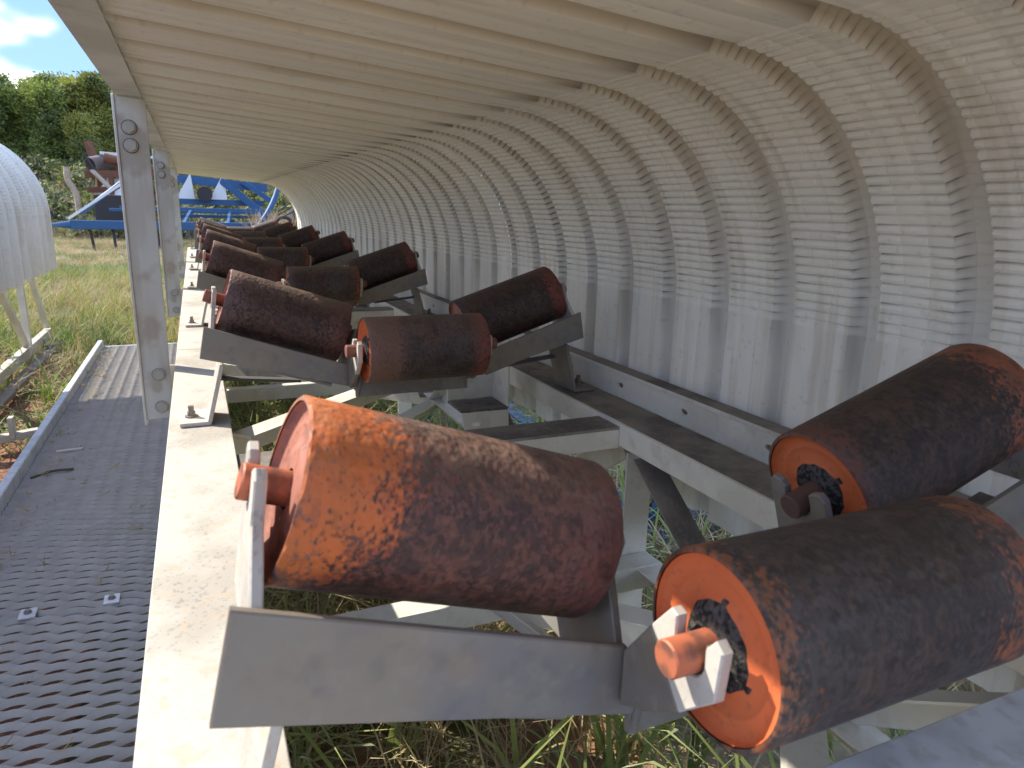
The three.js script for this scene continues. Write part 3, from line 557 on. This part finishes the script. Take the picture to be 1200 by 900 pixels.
// ---------------------------------------------------------------- walkway of expanded metal
{
  const t = thing('walkway', 'grey expanded-metal walkway with pale kerb beside the white beam', 'walkway');
  const y = -0.6, x0 = -0.955, x1 = -0.47, LW = 0.1, p = 0.0172;
  const panel = (zn, zf) => {
    const pos = [], idx = []; const rows = Math.round((zn - zf) / p), ns = Math.round((x1 - x0) / LW * 8);
    const ca = Math.cos(0.7), sa = Math.sin(0.7), hw = 0.0071, ht = 0.0014;
    for (let j = 0; j < rows; j++) {
      const base = pos.length / 3, zc = zn - (j + 0.5) * p;
      for (let i = 0; i <= ns; i++) {
        const x = x0 + (x1 - x0) * i / ns, ph = (x / LW) * 2 * Math.PI, sg = j % 2 ? 1 : -1;
        const cz = Math.cos(ph), tri = Math.sign(cz) * Math.pow(Math.abs(cz), 0.75);
        const z = zc + sg * tri * (p / 2 - 0.0012), yy = y - sg * tri * 0.0016;
        for (const [a, b] of [[-hw, -ht], [hw, -ht], [hw, ht], [-hw, ht]]) pos.push(x, yy + a * sa + b * ca, z - (a * ca - b * sa));
      }
      for (let i = 0; i < ns; i++) for (let k = 0; k < 4; k++) { const q = base + i * 4, k2 = (k + 1) % 4; idx.push(q + k, q + k2, q + 4 + k, q + k2, q + 4 + k2, q + 4 + k); }
    }
    const g = new THREE.BufferGeometry(); g.setAttribute('position', new THREE.Float32BufferAttribute(pos, 3)); g.setIndex(idx); g.computeVertexNormals();
    return toCreasedNormals(g, 0.7);
  };
  for (const [a, b] of [[0.7, -1.318], [-1.325, -4.52]]) mesh('grating_panel', panel(a, b), mGrate, t, 3);
  mesh('joint_bar', box(x0, x1, y - 0.03, y - 0.008, -1.34, -1.30), mGalv, t, 1);
  for (const x of [-0.785, -0.628, -0.53]) { const c = mesh('clip', box(x - 0.016, x + 0.016, y + 0.003, y + 0.008, -1.345, -1.305), mGalv, t, 2); mesh('bolt', hexBolt(0.006, 0.005, V(x, y + 0.008, -1.325), V(0, 1, 0), 1.3), mBolt, c, 0); }
  for (const z of [0.2, -2.2, -3.1, -4.0]) mesh('cross_bearer', box(x0, x1, y - 0.06, y - 0.011, z - 0.02, z + 0.02), mGalv, t, 1);
  mesh('kerb', [box(x0 - 0.03, x0 - 0.002, y - 0.05, y + 0.045, -4.54, 0.7, 0.006), box(x0 - 0.001, x0 + 0.018, y - 0.016, y - 0.008, -4.54, 0.7, 0.002)], mGalv, t, 1.5);
  mesh('end_angle', box(x0, x1, y - 0.03, y + 0.006, -4.545, -4.525), mGalv, t, 1);
  for (const z of [0.3, -1.4, -2.9, -4.4]) mesh('outrigger', bar(V(x0, y - 0.075, z), V(-0.43, y - 0.075, z), 0.04, 0.03), mCream, t, 1);
  // loose bits lying on the grating
  tag(mesh('metal_offcut', bar(V(-0.90, y + 0.008, -2.46), V(-0.82, y + 0.008, -2.47), 0.018, 0.006), mBeam), 'small white strip of metal lying on the walkway grating', 'offcut');
  const tw = new THREE.TubeGeometry(new THREE.CatmullRomCurve3([V(-0.93, y + 0.01, -2.2), V(-0.88, y + 0.012, -2.24), V(-0.82, y + 0.009, -2.25)]), 10, 0.004, 6);
  tag(mesh('dry_twig', tw, mBark), 'short dark twig on the grating close to the kerb', 'twig');
  // small wheel bracket outside the kerb
  const b = thing('wheel_bracket', 'white bracket with a small dark wheel beside the walkway kerb', 'bracket', [-1.17, -0.71, -3.1]);
  mesh('arm', bar(V(-0.07, 0, 0.02), V(0.17, 0.01, -0.06), 0.04, 0.03), mBeam, b);
  mesh('fork_prong', box(-0.07, -0.05, 0, 0.09, -0.02, 0.02), mBeam, b); mesh('fork_prong', box(0.0, 0.02, 0, 0.09, -0.02, 0.02), mBeam, b);
  const w = new THREE.TorusGeometry(0.035, 0.016, 10, 20); w.rotateY(Math.PI / 2); w.translate(0.11, -0.035, 0.0); mesh('wheel', w, mDarkIron, b, 0);
}

// ---------------------------------------------------------------- neighbouring conveyor
{
  const DX = -1.635, DY = 0.1;
  const t = thing('neighbouring_hood', 'rounded cream corrugated hood of the next conveyor at left edge', 'hood', [DX, DY, 0]);
  const prof = hoodProfile(-0.548, -0.19);
  for (let k = 0; k < 3; k++) hoodPart('hood_sheet', t, prof, -4.17 + (8 * (k + 1)) * RIB + 0.0, 8, 11 + k, [0, 0, 0], true);
  for (const z of [-4.05, -3.73, -3.4]) mesh('screw', hexBolt(0.01, 0.008, V(0.524, -0.06, z), V(1, 0, 0), 1.3), mBolt, t, 0);
  const f = thing('neighbouring_conveyor', 'pale steel legs and ground rail of the next conveyor', 'conveyor', [0, 0, 0]);
  for (const x of [-1.4, -2.1]) {
    mesh('rail', box(x - 0.04, x + 0.04, -0.2, -0.13, -5.6, 0.2), mCream, f);
    for (const z of [-4.84, -3.9, -2.9, -1.9]) {
      mesh('leg', bar(V(x, -0.62, z), V(x, -0.2, z), 0.036, 0.036, V(0, 0, 1)), mCream, f);
      mesh('diagonal', bar(V(x, -0.61, z + 0.06), V(x, -0.2, z + 0.52), 0.032, 0.032, V(1, 0, 0)), mCream, f);
      mesh('foot', box(x - 0.03, x + 0.03, GY, -0.69, z - 0.03, z + 0.03), mCream, f);
    }
    mesh('diagonal', bar(V(x, -0.6, -5.46), V(x, -0.2, -5.14), 0.032, 0.032, V(1, 0, 0)), mCream, f);
    mesh('bottom_rail', box(x - 0.022, x + 0.022, -0.68, -0.618, -5.5, 0.2, 0.004), mBeam, f);
  }
  mesh('lower_strip', box(-1.372, -1.31, -0.725, -0.7, -5.4, 0.2, 0.003), mSteel, f);
  for (const z of [-4.8, -3.4, -2.0]) mesh('cross_beam', box(-2.06, -1.44, -0.2, -0.14, z - 0.02, z + 0.02), mCream, f);
}

// ---------------------------------------------------------------- blue machine frames and scrap behind
{
  const t = thing('tillage_frame', 'long low blue steel implement frame lying across the yard', 'farm implement');
  const y = -0.22, z = -17;
  mesh('main_beam', box(-2.75, 1.45, y - 0.09, y + 0.09, z - 0.08, z + 0.08, 0.01), mBlue, t);
  const tip = new THREE.ConeGeometry(0.12, 0.5, 4); tip.rotateZ(Math.PI / 2); tip.rotateX(Math.PI / 4); tip.translate(-2.98, y, z); mesh('pointed_end', tip, mBlue, t);
  mesh('rail', bar(V(-2.6, 0.0, z - 0.4), V(-1.6, 0.85, z - 1.0), 0.07, 0.07), mBlue, t);
  mesh('rail', bar(V(-2.75, -0.1, z + 0.1), V(-1.55, 0.75, z + 0.1), 0.05, 0.05), mWhitePanel, t);
  mesh('rear_beam', box(-2.2, 1.3, 0.04, 0.11, z - 2.2, z - 2.1, 0.01), mBlue, t);
  mesh('cross_rail', box(-1.9, 1.2, 0.12, 0.17, z - 1.2, z - 1.13, 0.01), mBlue, t);
  for (const x of [-1.6, -0.6, 0.3, 1.0]) mesh('side_rail', bar(V(x, y + 0.05, z - 0.12), V(x + 0.15, 0.08, z - 2.05), 0.06, 0.06), mBlue, t);
  const hoop = new THREE.TubeGeometry(new THREE.CatmullRomCurve3([V(0.9, -0.25, z + 0.14), V(1.12, 0.05, z + 0.1), V(1.35, 0.45, z - 0.1), V(1.5, 0.85, z - 0.3)]), 16, 0.06, 8); mesh('curved_arm', hoop, mBlue, t, 0);
  for (let i = 0; i < 9; i++) mesh('tine', bar(V(-2.4 + i * 0.42, y - 0.1, z - 0.02), V(-2.36 + i * 0.42, GY, z - 0.1 + (i % 2) * 0.2), 0.05, 0.03), mDarkIron, t, 0);
  const b = thing('blue_chassis', 'tall blue steel chassis with two pale triangular plates behind the implement', 'farm implement', [0.2, 0, -19.5]);
  mesh('upper_beam', bar(V(-1.2, 0.88, 0), V(1.2, 0.7, 0), 0.14, 0.2), mBlue, b);
  mesh('lower_beam', box(-1.3, 1.1, 0.24, 0.38, -0.1, 0.1, 0.01), mBlue, b);
  mesh('base_beam', box(-1.3, 1.25, -0.08, 0.0, 0.0, 0.1, 0.01), mBlue, b);
  mesh('rail', bar(V(0.1, 0.85, 0.1), V(1.0, 0.1, 0.3), 0.12, 0.16), mBlue, b);
  mesh('rail', bar(V(0.6, 0.85, 0.1), V(1.3, 0.35, 0.3), 0.1, 0.12), mBlue, b);
  for (const x of [-0.75, 0.0]) mesh('triangle_plate', plate([[-0.2, 0], [0.22, 0], [0.16, 0.62]], 0.03, V(x, 0.38, 0.14), V(1, 0, 0), V(0, 1, 0)), mWhitePanel, b);
  mesh('drum', (() => { const g = new THREE.CylinderGeometry(0.18, 0.18, 0.3, 16); g.rotateX(Math.PI / 2); g.translate(-0.3, 0.5, 0.2); return g; })(), mDarkIron, b, 0);
  for (const x of [-1.0, 0.3, 1.0]) mesh('leg', bar(V(x, -0.1, 0), V(x + 0.05, GY, 0), 0.12, 0.12), mBlue, b);
}
{
  const by = (x, z) => bankY(x, z);
  const pipe = (name, a, b, r, mat, label, cat) => { const d = b.clone().sub(a), L = d.length(); const g = new THREE.CylinderGeometry(r, r, L, 18, 1, true), e = new THREE.CylinderGeometry(r * 0.9, r * 0.9, L, 18, 1, true); const c = new THREE.RingGeometry(r * 0.9, r, 18), c2 = c.clone(); c.rotateX(-Math.PI / 2); c.translate(0, L / 2, 0); c2.rotateX(-Math.PI / 2); c2.translate(0, -L / 2, 0); const list = [g, e, c, c2]; const q = new THREE.Quaternion().setFromUnitVectors(V(0, 1, 0), d.normalize()); const m = a.clone().add(b).multiplyScalar(0.5); for (const h of list) { h.applyQuaternion(q); h.translate(m.x, m.y, m.z); } return tag(mesh(name, list, mat), label, cat); };
  pipe('rusty_pipe', V(-2.75, 1.25, -23), V(-1.5, 0.95, -23.6), 0.27, mRust, 'thick rusty pipe on top of the scrap heap', 'pipe');
  pipe('dark_drum', V(-2.85, 1.2, -22.5), V(-2.4, 1.35, -22.9), 0.22, mDullGrey, 'dark round drum at the left of the scrap heap', 'drum');
  tag(mesh('scrap_bar', bar(V(-2.6, 1.55, -22.6), V(-1.3, 1.5, -22.8), 0.1, 0.07), mWhitePanel), 'pale straight bar lying across the scrap heap top', 'scrap bar');
  tag(mesh('upright_scrap', bar(V(-2.75, 1.2, -22.9), V(-2.9, 1.85, -23), 0.22, 0.12), mRust), 'rusty plate standing upright behind the dark drum', 'scrap plate');
  const rm = thing('rusty_machine', 'red-brown rusty machine frame standing in the scrap heap', 'machine', [-2.1, 0, -22.4]);
  for (const [x, zz] of [[-0.7, 0.3], [0.0, -0.4], [0.7, 0.3], [-0.3, 0.5]]) mesh('leg', bar(V(x, GY, zz), V(x * 0.8, 1.0, zz * 0.7), 0.1, 0.1), mRust, rm);
  for (const [y, t2] of [[0.55, 0.14], [0.95, 0.18], [0.2, 0.12]]) mesh('cross_rail', bar(V(-0.85, y, 0.35), V(0.95, y + 0.1, 0.2), t2, t2), mRust, rm);
  mesh('panel', box(-0.3, 0.75, 0.62, 0.98, 0.05, 0.12, 0.01), mRust, rm);
  mesh('roller', (() => { const g = new THREE.CylinderGeometry(0.13, 0.13, 1.2, 16); g.rotateZ(1.35); g.translate(0.2, 1.28, 0.1); return g; })(), mRust, rm, 0);
  mesh('lever', bar(V(-0.5, 0.9, 0.4), V(-0.85, 1.5, 0.3), 0.05, 0.05), mDarkIron, rm);
  const sp = thing('scrap_sheet', 'bent grey scrap sheet below the rusty pipe', 'scrap sheet', [-2.25, 0.45, -22]);
  mesh('sheet_half', plate([[-0.5, 0], [0.35, -0.1], [0.2, 0.5], [-0.1, 0.62]], 0.02, V(0, 0, 0), V(1, 0, 0.2).normalize(), V(0, 0.9, -0.4).normalize()), mWhitePanel, sp);
  mesh('sheet_half', plate([[0, 0], [0.7, -0.1], [0.6, 0.35], [0.0, 0.5]], 0.02, V(0.36, -0.05, 0.1), V(0.9, 0, -0.4).normalize(), V(0, 0.9, -0.3).normalize()), mRust, sp);
  tag(mesh('scrap_box', [box(-2.6, -1.3, -0.2, 0.42, -20.6, -20.0, 0.02)], mDarkIron), 'dark rusted steel box behind the blue rails', 'steel box');
  tag(mesh('scrap_plank', bar(V(-2.75, 1.05, -21.8), V(-2.35, 0.6, -21.6), 0.16, 0.05), mWood), 'short weathered plank leaning in the scrap heap', 'plank');
  const post = new THREE.TubeGeometry(new THREE.CatmullRomCurve3([V(-3.25, by(-3.25, -22) - 0.1, -22), V(-3.2, 0.45, -22), V(-3.36, 0.8, -22), V(-3.34, 1.12, -22)]), 12, 0.075, 8);
  tag(mesh('crooked_post', post, mWood), 'crooked pale wooden post standing in the dry brush', 'post');
  // dark machinery at the far right beyond the hood mouth
  const m = thing('black_machine', 'dark machine parts with thin bars past the hood mouth', 'machine', [1.75, 0, -15.5]);
  mesh('body', box(-0.25, 0.9, -0.5, 0.25, -0.4, 0.4, 0.05), mDarkIron, m);
  for (const k of [0, 1, 2]) mesh('thin_bar', bar(V(-0.55, 0.0 + k * 0.08, 0.3), V(0.3, 0.42 + k * 0.14, 0.1), 0.025, 0.025), mDarkIron, m, 0);
  const ring = new THREE.TorusGeometry(0.16, 0.035, 8, 20); ring.translate(-0.45, -0.12, 0.4); mesh('ring', ring, mDarkIron, m, 0);
  const r2 = new THREE.TorusGeometry(0.14, 0.03, 8, 20); r2.translate(-0.15, -0.16, 0.45); mesh('ring', r2, mRust, m, 0);
  // pieces of a blue frame on the ground behind the hood wall, seen through the truss
  const bf = thing('blue_scrap_frame', 'blue steel frame pieces on the ground seen through the truss', 'steel frame', [0.95, -0.7, -1.45]);
  mesh('plate', plate([[-0.16, -0.1], [0.16, -0.1], [0.16, 0.1], [-0.16, 0.1]], 0.02, V(0, 0.04, -0.05), V(0.6, 0, -0.8), V(0.3, 0.92, 0.22).normalize()), mBlue, bf);
  mesh('rail', bar(V(-0.1, -0.03, 0.3), V(0.05, 0.0, -1.8), 0.07, 0.07), mBlue, bf);
  mesh('drum', (() => { const g = new THREE.CylinderGeometry(0.1, 0.1, 0.16, 24); g.rotateZ(1.2); g.translate(0, -0.02, 0.08); return g; })(), mDarkIron, bf, 0);
  mesh('rail', bar(V(-0.4, -0.05, -1.5), V(0.5, 0.02, -1.9), 0.08, 0.14), mBlue, bf);
}

// ---------------------------------------------------------------- vegetation
function bladeGeo(n, spread, h, w, droop, s0) {    // a tuft of curved blades
  const pos = [], idx = []; seed = s0;
  for (let b = 0; b < n; b++) {
    const a = rr(0, 6.28), r = spread * Math.sqrt(rnd()), bx = r * Math.cos(a), bz = r * Math.sin(a), hh = h * rr(0.5, 1), d = rr(0, 6.28), lean = hh * droop * rr(0.25, 1.1), ww = w * rr(0.6, 1.2), q0 = pos.length / 3;
    for (let k = 0; k <= 4; k++) { const t = k / 4, l = lean * t * t, y = hh * (t - 0.28 * droop * t * t * t), wx = ww * (1 - t * t * 0.96) * 0.5; pos.push(bx + l * Math.cos(d) - wx * Math.sin(d), y, bz + l * Math.sin(d) + wx * Math.cos(d), bx + l * Math.cos(d) + wx * Math.sin(d), y, bz + l * Math.sin(d) - wx * Math.cos(d)); }
    for (let k = 0; k < 4; k++) { const q = q0 + k * 2; idx.push(q, q + 1, q + 2, q + 1, q + 3, q + 2); }
  }
  const g = new THREE.BufferGeometry(); g.setAttribute('position', new THREE.Float32BufferAttribute(pos, 3)); g.setIndex(idx); g.computeVertexNormals(); return g;
}
function scatter(name, label, geo, mat, count, place, tint, kind = 'stuff', parent = scene) {
  const m = new THREE.InstancedMesh(geo, mat, count), M = new THREE.Matrix4(), q = new THREE.Quaternion(), c = new THREE.Color();
  for (let i = 0; i < count; i++) { const p = place(i); q.setFromEuler(new THREE.Euler(p.rx ?? 0, rr(0, 6.28), p.rz ?? 0)); M.compose(V(p.x, p.y, p.z), q, V(p.s * (p.w ?? 1), p.s, p.s * (p.w ?? 1))); m.setMatrixAt(i, M); const k = tint(i, p); m.setColorAt(i, c.setRGB(...k)); }
  m.name = parent === scene ? numbered(name) : name; m.castShadow = m.receiveShadow = true; if (kind) m.userData.kind = kind; if (label) m.userData.label = label; parent.add(m); return m;
}
const gGreen = (k) => mix([0.10, 0.16, 0.03], [0.30, 0.34, 0.08], k), gDry = (k) => mix([0.36, 0.27, 0.12], [0.60, 0.48, 0.24], k);
{
  const tuft = bladeGeo(22, 0.07, 0.3, 0.009, 0.9, 901), dry = bladeGeo(22, 0.09, 0.26, 0.006, 1.3, 902), broad = bladeGeo(11, 0.05, 0.42, 0.013, 1.0, 903), low = bladeGeo(26, 0.16, 0.12, 0.008, 1.4, 904);
  const patch = (x, z) => fbm(((x + 50) / 100), ((z + 60) / 100), 90, 90, 3, 77);
  const onWalk = (x, z) => x > -1.0 && x < -0.42 && z > -4.6;
  seed = 11;
  scatter('grass', 'green grass tufts growing across the yard on the left', tuft, mBlade, 2300, () => { let x, z; do { z = -1.5 - 19 * Math.pow(rnd(), 1.5); x = rr(-7, 2.6); } while (onWalk(x, z) || patch(x, z) < 0.54 || (x > -2.0 && x < -0.95 && z > -4.3)); return { x, y: GY, z, s: rr(0.5, 1.15) * (z > -6 ? 1 : 0.8) }; }, () => gGreen(rnd()));
  scatter('dry_grass', 'straw-coloured dry grass lying among the green tufts', dry, mBlade, 6300, () => { let x, z; do { z = -1.0 - 20 * Math.pow(rnd(), 1.4); x = rr(-7, 3); } while (onWalk(x, z) || patch(x, z) > 0.6 || (x > -1.9 && x < -0.95 && z > -4.0 && rnd() < 0.85)); return { x, y: GY, z, s: rr(0.5, 1.2), rx: rr(-0.35, 0.35) }; }, () => gDry(rnd()));
  scatter('ground_cover', 'short trampled grass over the yard', low, mBlade, 9000, () => { let x, z; do { z = -3 - 19 * rnd(); x = rr(-8, 4); } while (onWalk(x, z)); return { x, y: GY, z, s: rr(0.7, 1.4) }; }, (i, p) => (patch(p.x, p.z) > 0.49 ? gGreen(rr(0.2, 1)) : gDry(rnd())));
  scatter('grass_under_truss', 'grass and dead straw under and behind the truss', dry, mBlade, 1500, () => ({ x: rr(-0.4, 2.0), y: GY, z: rr(-6, 0.6), s: rr(0.5, 1.1), rx: rr(-0.5, 0.5), rz: rr(-0.4, 0.4) }), () => gDry(rnd() * 0.8));
  scatter('tall_grass', 'broad-bladed green grass growing up through the truss', broad, mBlade, 900, () => ({ x: rr(-0.36, 2.2), y: GY, z: rr(-6, 0.5), s: rr(0.55, 1.15) }), () => gGreen(rr(0.1, 1)));
  const straw = bladeGeo(3, 0.02, 0.09, 0.004, 1.6, 908);
  scatter('straw_litter', 'bits of straw and leaf lying on the walkway grating', straw, mBlade, 150, () => { const z = 0.2 - 4.6 * rnd(); return { x: rnd() < 0.6 ? -0.95 + 0.1 * rnd() : rr(-0.93, -0.5), y: -0.592, z, s: rr(0.4, 1.0), rx: rr(1.2, 1.75) }; }, () => gDry(rnd() * 0.9));
  const weed = bladeGeo(26, 0.1, 0.42, 0.007, 0.7, 906);
  scatter('tall_weeds', 'tall golden and green weeds beyond the end of the walkway', weed, mBlade, 420, () => { let x, z; do { z = rr(-11, -4.3); x = rr(-3.2, -0.45) ; } while (onWalk(x, z) || (x < -1.05 && z > -5.2 && rnd() < 0.7)); return { x, y: GY, z, s: rr(0.6, 1.15) }; }, () => (rnd() < 0.4 ? mix([0.40, 0.31, 0.12], [0.62, 0.48, 0.22], rnd()) : mix([0.22, 0.26, 0.05], [0.42, 0.42, 0.10], rnd())));
  scatter('bright_weeds', 'bright green weeds in the sun beside the walkway end', broad, mBlade, 110, () => { let x, z; do { z = rr(-9, -3.4); x = rr(-2.4, -0.5); } while (onWalk(x, z)); return { x, y: GY, z, s: rr(0.5, 1.0) }; }, () => mix([0.16, 0.26, 0.03], [0.32, 0.38, 0.07], rnd()));
}
// bushes on the bank, a mass of brush nobody could count
{
  const lg = (() => { const pos = [], idx = []; seed = 950; for (let b = 0; b < 9; b++) { const c = V(rr(-1, 1), rr(-1, 1), rr(-1, 1)).multiplyScalar(0.16), d = V(rr(-1, 1), rr(-0.4, 1), rr(-1, 1)).normalize(), s = d.clone().cross(V(rr(-1, 1), rr(-1, 1), rr(-1, 1))).normalize().multiplyScalar(0.035), l = rr(0.09, 0.16), q = pos.length / 3; const e = c.clone().addScaledVector(d, l), m = c.clone().addScaledVector(d, l * 0.45); for (const p of [c, m.clone().add(s), e, m.clone().sub(s)]) pos.push(p.x, p.y, p.z); idx.push(q, q + 1, q + 2, q, q + 2, q + 3); } const g = new THREE.BufferGeometry(); g.setAttribute('position', new THREE.Float32BufferAttribute(pos, 3)); g.setIndex(idx); g.computeVertexNormals(); return g; })();
  const twig = bladeGeo(10, 0.1, 0.9, 0.012, 0.8, 955);
  seed = 21;
  scatter('bank_brush', 'green and yellow brush covering the earth bank', lg, mLeaf, 30000, () => { const z = -21.5 - 13 * Math.pow(rnd(), 0.8), x = rr(-9, 6), c = fbm((x + 50) / 100, (z + 60) / 100, 70, 70, 3, 5); return { x, z, y: bankY(x, z) + 0.9 * Math.pow(rnd(), 1.4) * sst(0.35, 0.7, c) + 0.05, s: rr(0.7, 1.6) }; }, () => (rnd() < 0.14 ? mix([0.09, 0.06, 0.045], [0.26, 0.19, 0.13], rnd()) : mix([0.05, 0.075, 0.02], [0.34, 0.36, 0.09], Math.pow(rnd(), 1.6))));
  scatter('dry_brush', 'dead grey-brown stalks on the earth bank', twig, mBlade, 2000, () => { const z = -21 - 13 * rnd(), x = rr(-9, 3); return { x, z, y: bankY(x, z) - 0.02, s: rr(0.5, 1.2), rx: rr(-0.3, 0.3) }; }, () => mix([0.18, 0.14, 0.09], [0.42, 0.34, 0.2], rnd()));
  scatter('dry_bush', 'dry tan weeds past the far mouth of the hood', dryTan(), mBlade, 420, () => ({ x: rr(0.9, 3.2), z: rr(-20, -14.5), y: GY, s: rr(2.2, 4.2) }), () => mix([0.30, 0.2, 0.12], [0.46, 0.36, 0.2], rnd()));
  function dryTan() { return bladeGeo(16, 0.07, 0.3, 0.008, 0.6, 960); }
  // trees along the top of the bank
  const leafClump = lg;
  function tree(x, z, H, R, label, k, dark, lite) {
    const y = bankY(x, z); const t = thing('dense_tree', label, 'tree', [x, y, z], 'trees along the top of the bank'); seed = k;
    const limbs = [new THREE.CylinderGeometry(0.1, 0.2, H * 0.6, 9)]; limbs[0].translate(0, H * 0.3, 0);
    const blobs = [];
    for (let i = 0; i < 44; i++) { const a = rr(0, 6.28), hh = Math.pow(rnd(), 0.8), r = R * rr(0.15, 0.95) * Math.sqrt(Math.max(0.1, 1 - Math.pow(hh * 1.05 - 0.32, 2) * 1.6)); blobs.push({ c: V(r * Math.cos(a), H * (0.06 + 0.84 * hh), r * Math.sin(a)), r: R * rr(0.16, 0.36), t: rnd() }); }
    for (const b of blobs.slice(0, 14)) limbs.push(bar(V(0, Math.min(H * 0.55, b.c.y * 0.6), 0), b.c, 0.06, 0.06, V(0.3, 1, 0.2), 0));
    mesh('trunk', limbs, mBark, t, 1);
    scatter('crown', null, leafClump, mLeaf, 13000, () => { const b = blobs[Math.floor(rnd() * blobs.length)]; const d = V(rr(-1, 1), rr(-1, 1), rr(-1, 1)).normalize().multiplyScalar(b.r * Math.pow(rnd(), 0.4)); return { x: b.c.x + d.x, y: b.c.y + d.y * 0.85, z: b.c.z + d.z, s: rr(0.6, 1.2), t: b.t }; }, (i, p) => mix(dark, lite, clamp(0.5 * p.t + 0.5 * rnd())), 'stuff', t);
  }
  const D = [0.07, 0.115, 0.022], Lt = [0.38, 0.45, 0.08];
  tree(-7.4, -36.5, 4.5, 2.2, 'dark dense tree at the left edge of the photo', 31, D, Lt);
  tree(-5.6, -36, 4.75, 2.0, 'rounded dense tree second from the left edge', 32, D, Lt);
  tree(-4.1, -35.5, 4.7, 1.9, 'yellow-green topped tree beside the roof edge', 33, D, [0.48, 0.48, 0.08]);
  tree(-2.5, -36.5, 4.7, 2.0, 'dense tree mostly hidden behind the nearest roof post', 34, D, Lt);
  tree(-0.6, -38, 3.6, 1.8, 'low dense tree hidden behind the roof posts', 35, D, Lt);
}
renderer.render(scene, camera);
